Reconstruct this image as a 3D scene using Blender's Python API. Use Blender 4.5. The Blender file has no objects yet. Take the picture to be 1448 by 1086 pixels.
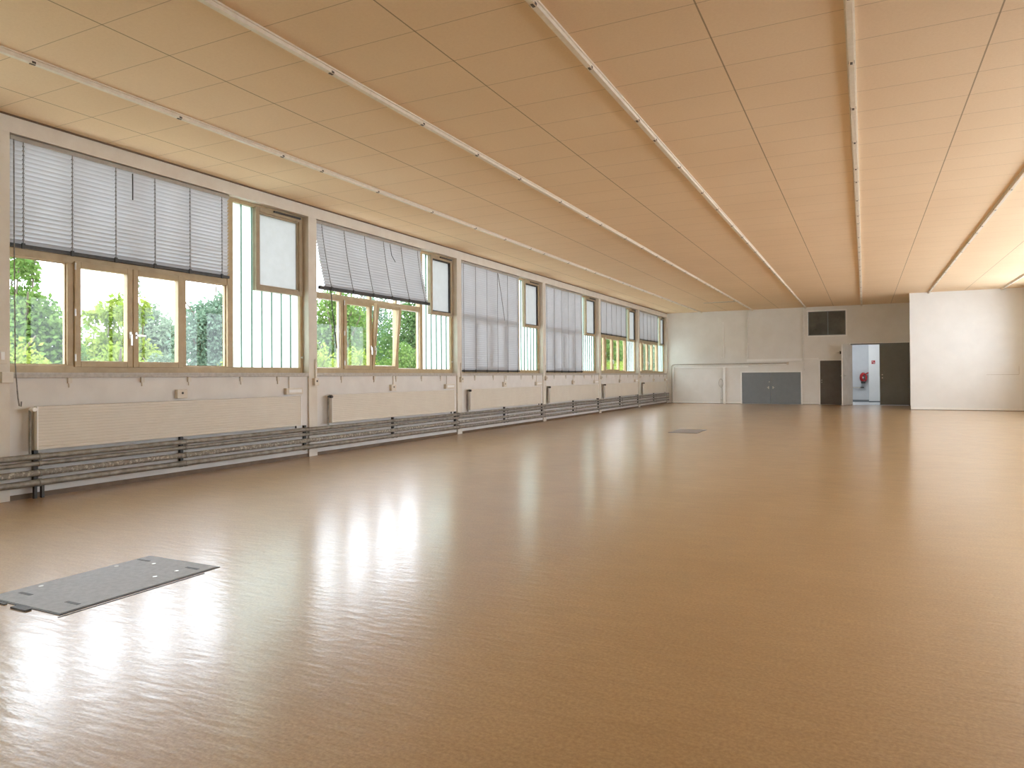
import bpy, math, random
from mathutils import Vector, Matrix
PI = math.pi
sc = bpy.context.scene
COL = sc.collection
CAMZ = 1.1
W = 6.959          # window wall at X=-W
B = 27.72          # end wall
PY = 24.49         # nearer partition on the right
CEIL = 3.515
RX = 4.09          # right wall
FY = -4.6          # wall behind the camera
Y0, DY = 3.738, 4.03
COLW = 0.167

# ------------------------------------------------------------------ helpers
class MB:
    def __init__(s): s.v = []; s.f = []; s.m = []; s.sm = []
    def add(s, vs, fs, mi=0, smooth=False):
        n = len(s.v); s.v += [tuple(v) for v in vs]
        for f in fs: s.f.append([i + n for i in f]); s.m.append(mi); s.sm.append(smooth)
        return s
    def box(s, x0, x1, y0, y1, z0, z1, mi=0, M=None):
        vs = [Vector((x, y, z)) for x in (x0, x1) for y in (y0, y1) for z in (z0, z1)]
        if M: vs = [M @ v for v in vs]
        return s.add(vs, [(0,1,3,2),(4,6,7,5),(0,4,5,1),(2,3,7,6),(0,2,6,4),(1,5,7,3)], mi)
    def tube(s, pts, r, n=10, mi=0, caps=True):
        pts = [Vector(p) for p in pts]; rings = []
        for i, p in enumerate(pts):
            a = pts[max(i-1, 0)]; b = pts[min(i+1, len(pts)-1)]
            t = (b - a).normalized()
            up = Vector((0,0,1)) if abs(t.z) < .9 else Vector((0,1,0))
            if i == 0: u = t.cross(up).normalized()
            else:
                u = (pu - t * pu.dot(t)).normalized()
            pu = u; w = t.cross(u)
            rr = r[i] if isinstance(r, (list, tuple)) else r
            rings.append([p + (u*math.cos(2*PI*k/n) + w*math.sin(2*PI*k/n))*rr for k in range(n)])
        vs = [v for R in rings for v in R]; fs = []
        for i in range(len(rings)-1):
            for k in range(n):
                fs.append((i*n+k, i*n+(k+1)%n, (i+1)*n+(k+1)%n, (i+1)*n+k))
        s.add(vs, fs, mi, True)
        if caps:
            s.add(rings[0], [tuple(range(n))], mi); s.add(rings[-1], [tuple(range(n-1,-1,-1))], mi)
        return s
    def frame(s, x0, x1, y0, y1, z0, z1, w, mi=0, M=None, wb=None, wt=None):   # rectangular frame in the YZ plane
        wb = w if wb is None else wb; wt = w if wt is None else wt
        s.box(x0,x1,y0,y0+w,z0,z1,mi,M); s.box(x0,x1,y1-w,y1,z0,z1,mi,M)
        s.box(x0,x1,y0+w,y1-w,z0,z0+wb,mi,M); s.box(x0,x1,y0+w,y1-w,z1-wt,z1,mi,M)
        return s
    def framexz(s, y0, y1, x0, x1, z0, z1, w, bottom=True, mi=0):
        s.box(x0,x0+w,y0,y1,z0,z1,mi); s.box(x1-w,x1,y0,y1,z0,z1,mi)
        s.box(x0+w,x1-w,y0,y1,z1-w,z1,mi)
        if bottom: s.box(x0+w,x1-w,y0,y1,z0,z0+w,mi)
        return s
    def build(s, name, mats, parent=None, bevel=0):
        o0 = Vector((0,0,0)); p = parent
        while p is not None: o0 += p.location; p = p.parent
        me = bpy.data.meshes.new(name)
        me.from_pydata([tuple(Vector(v) - o0) for v in s.v], [], s.f)
        if not isinstance(mats, (list, tuple)): mats = [mats]
        for m in mats: me.materials.append(m)
        me.polygons.foreach_set('material_index', s.m)
        me.polygons.foreach_set('use_smooth', s.sm)
        me.update()
        o = bpy.data.objects.new(name, me); COL.objects.link(o)
        if parent: o.parent = parent
        if bevel:
            b = o.modifiers.new('bevel', 'BEVEL'); b.width = bevel; b.segments = 2; b.limit_method = 'ANGLE'
        return o

def thing(name, label, cat, loc=(0,0,0), group=None):
    o = bpy.data.objects.new(name, None); COL.objects.link(o); o.location = loc
    o.empty_display_size = .1
    return tag(o, label, cat, group)
def tag(o, label, cat, group=None, kind=None):
    o['label'] = label; o['category'] = cat
    if group: o['group'] = group
    if kind: o['kind'] = kind
    return o
def struct(o, label=None, cat=None):
    o['kind'] = 'structure'
    if label: o['label'] = label
    if cat: o['category'] = cat
    return o
def sempty(name, label, cat, loc=(0,0,0)):
    o = bpy.data.objects.new(name, None); COL.objects.link(o); o.location = loc
    return struct(o, label, cat)

# ------------------------------------------------------------------ materials
def lin(r, g, b):
    f = lambda c: (c/255/12.92) if c/255 <= .04045 else ((c/255+.055)/1.055)**2.4
    return (f(r), f(g), f(b), 1)
def mat(name):
    m = bpy.data.materials.new(name); m.use_nodes = True
    nt = m.node_tree; nt.nodes.clear()
    out = nt.nodes.new('ShaderNodeOutputMaterial')
    return m, nt, out
def N(nt, t, **kw):
    n = nt.nodes.new(t)
    for k, v in kw.items():
        if k.startswith('_'): setattr(n, k[1:], v)
        else: n.inputs[k.replace('__', ' ')].default_value = v
    return n
def paint(name, c, c2=None, scale=6, rough=.6, metal=0, bump=0, bscale=60, spec=.5, detail=4, contrast=(.35,.65)):
    m, nt, out = mat(name)
    p = N(nt, 'ShaderNodeBsdfPrincipled', Roughness=rough, Metallic=metal)
    p.inputs['Specular IOR Level'].default_value = spec
    p.inputs['Base Color'].default_value = c
    tc = N(nt, 'ShaderNodeNewGeometry')
    if c2:
        nz = N(nt, 'ShaderNodeTexNoise', Scale=scale, Detail=detail, Roughness=.6)
        nt.links.new(tc.outputs['Position'], nz.inputs['Vector'])
        rp = N(nt, 'ShaderNodeValToRGB')
        rp.color_ramp.elements[0].position, rp.color_ramp.elements[1].position = contrast
        rp.color_ramp.elements[0].color = c; rp.color_ramp.elements[1].color = c2
        nt.links.new(nz.outputs['Fac'], rp.inputs['Fac']); nt.links.new(rp.outputs['Color'], p.inputs['Base Color'])
    if bump:
        nb = N(nt, 'ShaderNodeTexNoise', Scale=bscale, Detail=3)
        nt.links.new(tc.outputs['Position'], nb.inputs['Vector'])
        bp = N(nt, 'ShaderNodeBump', Strength=bump, Distance=.01)
        nt.links.new(nb.outputs['Fac'], bp.inputs['Height']); nt.links.new(bp.outputs['Normal'], p.inputs['Normal'])
    nt.links.new(p.outputs[0], out.inputs[0])
    return m

def mat_floor():
    m, nt, out = mat('sealed_linoleum')
    L = nt.links.new
    p = N(nt, 'ShaderNodeBsdfPrincipled')
    g = N(nt, 'ShaderNodeNewGeometry')
    n1 = N(nt, 'ShaderNodeTexNoise', Scale=75, Detail=5, Roughness=.7)
    n2 = N(nt, 'ShaderNodeTexNoise', Scale=1.1, Detail=5, Roughness=.6)
    mp = N(nt, 'ShaderNodeMapping'); mp.inputs['Scale'].default_value = (.8, 2.8, 1); mp.inputs['Rotation'].default_value = (0, 0, math.radians(-24))
    L(g.outputs['Position'], mp.inputs['Vector'])
    n3 = N(nt, 'ShaderNodeTexNoise', Scale=5, Detail=6, Roughness=.65, Distortion=.8)
    L(g.outputs['Position'], n1.inputs['Vector']); L(g.outputs['Position'], n2.inputs['Vector']); L(mp.outputs[0], n3.inputs['Vector'])
    r1 = N(nt, 'ShaderNodeValToRGB'); r1.color_ramp.elements[0].position = .36; r1.color_ramp.elements[1].position = .64
    r1.color_ramp.elements[0].color = FLOOR_A; r1.color_ramp.elements[1].color = FLOOR_B
    L(n1.outputs['Fac'], r1.inputs['Fac'])
    mx = N(nt, 'ShaderNodeMix', _data_type='RGBA', _blend_type='MULTIPLY'); mx.inputs['Factor'].default_value = 1
    r2 = N(nt, 'ShaderNodeValToRGB'); r2.color_ramp.elements[0].position = .3; r2.color_ramp.elements[1].position = .7
    r2.color_ramp.elements[0].color = (.80,.76,.70,1); r2.color_ramp.elements[1].color = (1,1,1,1)
    av = N(nt, 'ShaderNodeMath', _operation='ADD')
    h1 = N(nt, 'ShaderNodeMath', _operation='MULTIPLY'); h1.inputs[1].default_value = .5
    h2 = N(nt, 'ShaderNodeMath', _operation='MULTIPLY'); h2.inputs[1].default_value = .5
    L(n2.outputs['Fac'], h1.inputs[0]); L(n3.outputs['Fac'], h2.inputs[0]); L(h1.outputs[0], av.inputs[0]); L(h2.outputs[0], av.inputs[1])
    L(av.outputs[0], r2.inputs['Fac'])
    L(r1.outputs['Color'], mx.inputs['A']); L(r2.outputs['Color'], mx.inputs['B'])
    L(mx.outputs['Result'], p.inputs['Base Color'])
    rr = N(nt, 'ShaderNodeMapRange'); rr.inputs['To Min'].default_value = FLOOR_R[0]; rr.inputs['To Max'].default_value = FLOOR_R[1]
    L(n3.outputs['Fac'], rr.inputs['Value']); L(rr.outputs[0], p.inputs['Roughness'])
    p.inputs['IOR'].default_value = FLOOR_IOR
    n4 = N(nt, 'ShaderNodeTexNoise', Scale=9, Detail=3, Roughness=.5)
    L(mp.outputs[0], n4.inputs['Vector'])
    b1 = N(nt, 'ShaderNodeBump', Strength=.30, Distance=.006); L(n4.outputs['Fac'], b1.inputs['Height'])
    b2 = N(nt, 'ShaderNodeBump', Strength=.05, Distance=.002); L(n1.outputs['Fac'], b2.inputs['Height'])
    p.inputs['Coat Weight'].default_value = 1; p.inputs['Coat IOR'].default_value = 1.64
    rc = N(nt, 'ShaderNodeMapRange'); rc.inputs['To Min'].default_value = .14; rc.inputs['To Max'].default_value = .27; L(n3.outputs['Fac'], rc.inputs['Value']); L(rc.outputs[0], p.inputs['Coat Roughness'])
    L(b1.outputs['Normal'], p.inputs['Coat Normal'])
    L(b1.outputs['Normal'], b2.inputs['Normal']); L(b2.outputs['Normal'], p.inputs['Normal'])
    L(p.outputs[0], out.inputs[0])
    return m

RAILS = [-5.587, -3.712, -1.879, -.065, 1.739, 3.55]
JOINTS = [-6.36, -4.63, -2.79, -.96, .84, 2.65]
def mat_ceiling():
    m, nt, out = mat('soft_fibre_ceiling_tile')
    L = nt.links.new
    p = N(nt, 'ShaderNodeBsdfPrincipled', Roughness=.85); p.inputs['Specular IOR Level'].default_value = .2
    g = N(nt, 'ShaderNodeNewGeometry'); sx = N(nt, 'ShaderNodeSeparateXYZ'); L(g.outputs['Position'], sx.inputs[0])
    def math_(op, a, b=None, c=None):
        n = N(nt, 'ShaderNodeMath', _operation=op)
        for i, q in enumerate((a, b, c)):
            if q is None: continue
            if isinstance(q, (int, float)): n.inputs[i].default_value = q
            else: L(q, n.inputs[i])
        return n.outputs[0]
    dmin = None
    for j in JOINTS:
        d = math_('ABSOLUTE', math_('SUBTRACT', sx.outputs['X'], j))
        dmin = d if dmin is None else math_('MINIMUM', dmin, d)
    gl = math_('LESS_THAN', dmin, .0055)
    yy = math_('PINGPONG', math_('SUBTRACT', sx.outputs['Y'], 3.08), .2625)
    gc = math_('LESS_THAN', yy, .0035)
    n1 = N(nt, 'ShaderNodeTexNoise', Scale=45, Detail=5, Roughness=.7); n2 = N(nt, 'ShaderNodeTexNoise', Scale=.8, Detail=4)
    L(g.outputs['Position'], n1.inputs['Vector']); L(g.outputs['Position'], n2.inputs['Vector'])
    r1 = N(nt, 'ShaderNodeValToRGB'); r1.color_ramp.elements[0].position = .3; r1.color_ramp.elements[1].position = .7
    r1.color_ramp.elements[0].color = CEIL_A; r1.color_ramp.elements[1].color = CEIL_B
    f = math_('ADD', math_('MULTIPLY', n1.outputs['Fac'], .55), math_('MULTIPLY', n2.outputs['Fac'], .45))
    L(f, r1.inputs['Fac'])
    m1 = N(nt, 'ShaderNodeMix', _data_type='RGBA'); L(math_('MULTIPLY', gc, .5), m1.inputs['Factor'])
    L(r1.outputs['Color'], m1.inputs['A']); m1.inputs['B'].default_value = (.22,.15,.085,1)
    m2 = N(nt, 'ShaderNodeMix', _data_type='RGBA'); L(math_('MULTIPLY', gl, .72), m2.inputs['Factor'])
    L(m1.outputs['Result'], m2.inputs['A']); m2.inputs['B'].default_value = (.2,.14,.08,1)
    L(m2.outputs['Result'], p.inputs['Base Color'])
    bp = N(nt, 'ShaderNodeBump', Strength=.25, Distance=.004); L(n1.outputs['Fac'], bp.inputs['Height']); L(bp.outputs['Normal'], p.inputs['Normal'])
    L(p.outputs[0], out.inputs[0])
    return m

def front_fresnel(nt, ior):      # reflect on the outer faces only, a pane does not trap light inside itself
    g = N(nt, 'ShaderNodeNewGeometry'); fr = N(nt, 'ShaderNodeFresnel', IOR=ior)
    iv = N(nt, 'ShaderNodeMath', _operation='SUBTRACT'); iv.inputs[0].default_value = 1
    nt.links.new(g.outputs['Backfacing'], iv.inputs[1])
    mu = N(nt, 'ShaderNodeMath', _operation='MULTIPLY')
    nt.links.new(iv.outputs[0], mu.inputs[0]); nt.links.new(fr.outputs[0], mu.inputs[1])
    return mu.outputs[0]
def mat_glass(name, tint=(1,1,1,1)):
    m, nt, out = mat(name); L = nt.links.new
    t = N(nt, 'ShaderNodeBsdfTransparent', Color=tint); gl = N(nt, 'ShaderNodeBsdfGlossy', Roughness=.02)
    fr = front_fresnel(nt, 1.45)
    mx = N(nt, 'ShaderNodeMixShader'); L(fr, mx.inputs[0]); L(t.outputs[0], mx.inputs[1]); L(gl.outputs[0], mx.inputs[2])
    L(mx.outputs[0], out.inputs[0]); return m
def mat_frost(name, c, trans=.75, scale=14, solid=True):
    m, nt, out = mat(name); L = nt.links.new
    g = N(nt, 'ShaderNodeNewGeometry'); nz = N(nt, 'ShaderNodeTexNoise', Scale=scale, Detail=4); L(g.outputs['Position'], nz.inputs['Vector'])
    rp = N(nt, 'ShaderNodeValToRGB'); rp.color_ramp.elements[0].position = .3; rp.color_ramp.elements[1].position = .7
    rp.color_ramp.elements[0].color = tuple(x*.93 for x in c[:3])+(1,); rp.color_ramp.elements[1].color = c
    L(nz.outputs['Fac'], rp.inputs['Fac'])
    t = N(nt, 'ShaderNodeBsdfTranslucent'); d = N(nt, 'ShaderNodeBsdfDiffuse')
    L(rp.outputs[0], t.inputs['Color']); L(rp.outputs[0], d.inputs['Color'])
    mx = N(nt, 'ShaderNodeMixShader'); mx.inputs[0].default_value = trans
    L(d.outputs[0], mx.inputs[1]); L(t.outputs[0], mx.inputs[2])
    gl = N(nt, 'ShaderNodeBsdfGlossy', Roughness=.25); fr = front_fresnel(nt, 1.4)
    m2 = N(nt, 'ShaderNodeMixShader'); L(fr, m2.inputs[0]); L(mx.outputs[0], m2.inputs[1]); L(gl.outputs[0], m2.inputs[2])
    if solid:       # a pane scatters once: light leaves freely through its other face
        m3 = N(nt, 'ShaderNodeMixShader'); tr = N(nt, 'ShaderNodeBsdfTransparent')
        L(g.outputs['Backfacing'], m3.inputs[0]); L(m2.outputs[0], m3.inputs[1]); L(tr.outputs[0], m3.inputs[2]); m2 = m3
    L(m2.outputs[0], out.inputs[0]); return m
def mat_leaf(name, ca, cb):
    m, nt, out = mat(name); L = nt.links.new
    g = N(nt, 'ShaderNodeNewGeometry'); nz = N(nt, 'ShaderNodeTexNoise', Scale=2.2, Detail=5, Roughness=.7); L(g.outputs['Position'], nz.inputs['Vector'])
    rp = N(nt, 'ShaderNodeValToRGB'); rp.color_ramp.elements[0].position = .35; rp.color_ramp.elements[1].position = .65
    rp.color_ramp.elements[0].color = ca; rp.color_ramp.elements[1].color = cb
    L(nz.outputs['Fac'], rp.inputs['Fac'])
    t = N(nt, 'ShaderNodeBsdfTranslucent'); d = N(nt, 'ShaderNodeBsdfDiffuse')
    L(rp.outputs[0], t.inputs['Color']); L(rp.outputs[0], d.inputs['Color'])
    mx = N(nt, 'ShaderNodeMixShader'); mx.inputs[0].default_value = .45
    L(d.outputs[0], mx.inputs[1]); L(t.outputs[0], mx.inputs[2]); L(mx.outputs[0], out.inputs[0]); return m
def mat_emit(name, c, s):
    m, nt, out = mat(name)
    e = N(nt, 'ShaderNodeEmission', Color=c, Strength=s); nt.links.new(e.outputs[0], out.inputs[0]); return m

FLOOR_A = (.455,.275,.108,1); FLOOR_B = (.61,.40,.18,1); FLOOR_R = (.40,.52); FLOOR_IOR = 1.6
CEIL_A = (.75,.57,.375,1); CEIL_B = (.83,.65,.445,1)
M_floor = mat_floor(); M_ceil = mat_ceiling()
M_wall = paint('off_white_wall_paint', (.79,.765,.73,1), (.73,.70,.665,1), 3, .7, bump=.12, bscale=120)
M_wall2 = paint('smooth_white_wall_paint', (.87,.875,.865,1), (.83,.835,.825,1), 2, .65, bump=.08, bscale=90)
M_beam = paint('cream_painted_concrete', (.76,.715,.635,1), (.71,.655,.575,1), 5, .6, bump=.1)
M_frame = paint('bronze_beige_window_frame', (.45,.335,.19,1), (.52,.40,.235,1), 8, .42, spec=.4)
M_dframe = paint('dark_bronze_vent_frame', (.36,.285,.185,1), (.42,.335,.22,1), 8, .45)
M_sill = paint('grey_stone_sill', (.42,.38,.33,1), (.52,.48,.43,1), 25, .45)
M_rad = paint('cream_radiator_enamel', (.74,.69,.60,1), (.71,.655,.565,1), 4, .4)
M_pipe = paint('bare_steel_pipe', (.20,.185,.16,1), (.36,.34,.30,1), 12, .5, metal=.25, bump=.1, bscale=80)
M_pipe_w = paint('flaking_painted_pipe', (.24,.22,.19,1), (.58,.55,.49,1), 30, .55, bump=.3, bscale=70, contrast=(.5,.62))
M_dark = paint('blackened_steel', (.03,.028,.026,1), (.055,.05,.045,1), 20, .5)
M_cond = paint('shade_greyed_conduit', (.76,.745,.71,1), (.70,.685,.65,1), 9, .45)  # white conduit greyed in its colour to stand in for its shadow lines
M_brown = paint('brown_skirting', (.12,.07,.03,1), (.17,.10,.048,1), 9, .45)
M_slat = None
M_cord = paint('grey_cord', (.17,.16,.15,1), (.28,.27,.25,1), 60, .8)
M_white = paint('white_enamel', (.92,.91,.89,1), (.88,.87,.845,1), 10, .45)
M_cream = paint('cream_plastic', (.74,.68,.58,1), (.70,.63,.53,1), 14, .4)
M_tile_rail = paint('cream_metal_rail', (.80,.73,.62,1), (.74,.66,.54,1), 20, .45)
M_clip = paint('dark_clip_metal', (.07,.05,.035,1), (.12,.09,.06,1), 40, .5)
M_greydoor = paint('slate_grey_door_paint', (.20,.222,.24,1), (.215,.24,.258,1), 6, .45)
M_blackdoor = paint('charcoal_door_paint', (.17,.178,.168,1), (.185,.194,.183,1), 5, .45)
M_browndoor = paint('dark_umber_door_paint', (.092,.08,.066,1), (.112,.098,.083,1), 5, .5)
M_leafw = paint('scuffed_white_door', (.90,.90,.90,1), (.82,.815,.80,1), 4, .5)
M_metal = paint('brushed_nickel', (.62,.6,.56,1), (.7,.68,.64,1), 40, .3, metal=1)
M_hatch = paint('grey_hatch_plate', (.31,.31,.315,1), (.39,.39,.395,1), 35, .5, bump=.15, bscale=150)
M_hatch_e = paint('worn_hatch_edge', (.045,.04,.036,1), (.085,.078,.07,1), 20, .5)
M_ventpane = paint('grimy_dark_vent_glass', (.05,.05,.042,1), (.12,.12,.10,1), 2.5, .3, detail=6)
M_red = paint('fire_red', (.50,.012,.016,1), (.42,.01,.012,1), 10, .35)
M_signw = paint('sign_white', (.85,.8,.8,1), (.82,.78,.78,1), 10, .4)
M_cfloor = paint('pale_corridor_floor', (.78,.79,.8,1), (.72,.73,.75,1), 6, .35)
M_glass = mat_glass('window_glass')
M_channel = mat_frost('channel_glass', (.72,.79,.745,1), .92)
M_rib = mat_frost('channel_glass_edge', (.16,.24,.185,1), .6)
M_ventglass = mat_frost('frosted_vent_glass', (.30,.29,.28,1), .55, 9)
M_slat = mat_frost('pale_grey_slat', (.56,.56,.575,1), .06, 3, solid=False)
M_bark = paint('bark', (.09,.07,.05,1), (.17,.14,.10,1), 12, .8)
M_grass = paint('outdoor_grass', (.10,.17,.04,1), (.17,.24,.07,1), 8, .9)
M_conc = paint('pale_bounce_paving', (.66,.63,.58,1), (.6,.57,.52,1), 4, .8)

# ------------------------------------------------------------------ room shell
fl = MB().box(-W-.2, RX+.2, FY-.2, B+.01, -.15, 0).build('floor', M_floor); struct(fl, 'glossy tan linoleum floor of the empty hall', 'floor')
MB_c = MB().box(-W-.2, RX+.2, FY-.2, B+.25, CEIL, CEIL+.15)
struct(MB_c.build('ceiling', M_ceil), 'tan fibre tile ceiling over the whole hall', 'ceiling')
RECX = -W-.08           # front of the window frames
nb = 6; KS = range(-2, nb)
def yk(k): return Y0 + DY*k
def ye(k): return yk(k)+DY-COLW if k < nb-1 else B-.11

wl = MB()
wl.box(-W-.2, -W, FY, B, 0, 1.13)
struct(wl.build('wall_left', M_wall), 'low off-white wall under the row of windows', 'wall')
# recessed opening surround (outer lintel) + beam over the windows
struct(MB().box(-W-.2, -W+.02, FY, B, 3.352, CEIL).build('trim_1', M_beam), 'cream concrete beam above the windows', 'trim')
struct(MB().box(-W+.02, -W+.036, FY, B, CEIL-.014, CEIL).build('trim_25', M_brown), 'thin dark strip drawn in as the shadow line between ceiling and window beam', 'trim')  # brown strip stands in for the shadow in the gap above the beam
n = 2
for k in range(-2, nb+1):
    if k < nb: a, b = yk(k)-COLW, yk(k)
    else: a, b = B-.11, B
    m_ = MB().box(-W-.2, -W+.03, a, b, 0, 3.352)
    if k > -2 or True:
        struct(m_.build('trim_%d' % n, M_beam, bevel=.004), None, None); n += 1
struct(MB().box(-W-.2, -W, FY, yk(-2)-COLW, 1.13, 3.352).build('wall_left_rear', M_wall), 'off-white wall behind the camera on the window side', 'wall')
# baseboards
bb = MB()
for k in range(-2, nb): bb.box(-W, -W+.014, yk(k), ye(k), 0, .045)
struct(bb.build('baseboard_left', M_brown), 'thin brown skirting under the window wall', 'baseboard')

# right wall with its own windows (outside the frame, lights the hall)
RW = RX
RKS = [0, 1, 2, 3, 4]  # the first is an unseen half-width window added to brighten the near ceiling
wr = MB()
wr.box(RX, RX+.2, FY, B, 0, 1.17); wr.box(RX, RX+.2, FY, B, 3.2, CEIL)
prev = FY
for k in RKS:
    a, b = yk(k)-.35+(1.7 if k == 0 else 0), yk(k)+DY-COLW-.35
    wr.box(RX, RX+.2, prev, a, 1.17, 3.2); prev = b
wr.box(RX, RX+.2, prev, B, 1.17, 3.2)
struct(wr.build('wall_right', M_wall2), 'off-white wall on the right with windows', 'wall')
for i, k in enumerate(RKS):
    a, b = yk(k)-.35+(1.7 if k == 0 else 0), yk(k)+DY-COLW-.35
    e = sempty('window_%d' % (10+i), 'unseen bronze framed window in the right wall', 'window', (RX, a, 1.17))
    f = MB().frame(RX+.06, RX+.13, a, b, 1.17, 3.2, .07)
    for q in (1,2,3): f.box(RX+.06, RX+.13, a+(b-a)*q/4-.03, a+(b-a)*q/4+.03, 1.24, 3.13)
    f.build('frame', M_frame, e)
    MB().box(RX+.09, RX+.096, a+.07, b-.07, 1.24, 3.13).build('pane', M_glass, e)
struct(MB().box(-W-.2, RX+.2, FY-.2, FY, 0, CEIL).build('wall_front', M_wall2), 'white wall behind the camera', 'wall')

# end wall with the double door opening
OX0, OX1, OZ = -.43, 1.385, 2.15
bw = MB()
bw.box(-W-.2, OX0, B, B+.2, 0, CEIL); bw.box(OX1, RX+.2, B, B+.2, 0, CEIL); bw.box(OX0, OX1, B, B+.2, OZ, CEIL)
struct(bw.build('wall_back', paint('warm_white_wall_paint', (.80,.785,.75,1), (.76,.74,.70,1), 2.5, .7, bump=.08, bscale=90)), 'white end wall with doors and pipework', 'wall')
# nearer partition block on the right
px, px2 = 1.24, 1.40
pv = [(px,PY,0),(RX,PY,0),(RX,B,0),(px2,B,0)]
pm = MB(); pm.add(pv + [(x,y,CEIL) for x,y,z in pv], [(0,1,5,4),(1,2,6,5),(2,3,7,6),(3,0,4,7),(3,2,1,0),(4,5,6,7)])
struct(pm.build('wall_partition', M_wall2), 'blank white wall standing forward on the right', 'wall')
struct(MB().box(px+.01, RX-.002, PY-.016, PY, .014, .075).box(px+.01, RX-.002, PY-.012, PY, 0, .014, 1).build('baseboard_partition', [M_white, M_brown]), 'white skirting along the forward right wall', 'baseboard')
b3 = MB()
for a, b in ((-W+.035, -4.17), (-2.02, -1.47), (-.66, -.47)): b3.box(a, b, B-.014, B, .012, .065); b3.box(a, b, B-.011, B, 0, .012, 1)
struct(b3.build('baseboard_back', [M_white, M_brown]), 'white skirting along the end wall', 'baseboard')

# corridor behind the open door
CX0, CX1, CY1 = -1.6, 2.0, B+3.1
struct(MB().box(CX0, CX1, B+.01, CY1, -.15, 0).build('floor_corridor', M_cfloor), 'pale corridor floor beyond the open door', 'floor')
cw = MB(); cw.box(CX0-.1, CX0, B+.2, CY1, 0, 2.7); cw.box(CX1, CX1+.1, B+.2, CY1, 0, 2.7); cw.box(CX0-.1, CX1+.1, CY1, CY1+.1, 0, 2.7); cw.box(CX0-.1, CX1+.1, B+.2, CY1+.1, 2.7, 2.8)
struct(cw.build('wall_corridor', paint('dimmed_white_wall_paint', (.66,.68,.70,1), (.62,.64,.66,1), 3, .6)), 'white corridor wall beyond the open door', 'wall')  # white wall greyed in its colour to look less lit than the pier
struct(MB().box(.15, .8, CY1-.35, CY1, 0, 2.7).build('trim_20', M_wall2, bevel=.01), 'white pier in the corridor', 'trim')
struct(MB().box(CX0, .15, CY1-.015, CY1, 0, .08).box(.14, .8, CY1-.365, CY1-.35, 0, .05).build('baseboard_corridor', M_greydoor), 'grey skirting in the corridor', 'baseboard')

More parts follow.
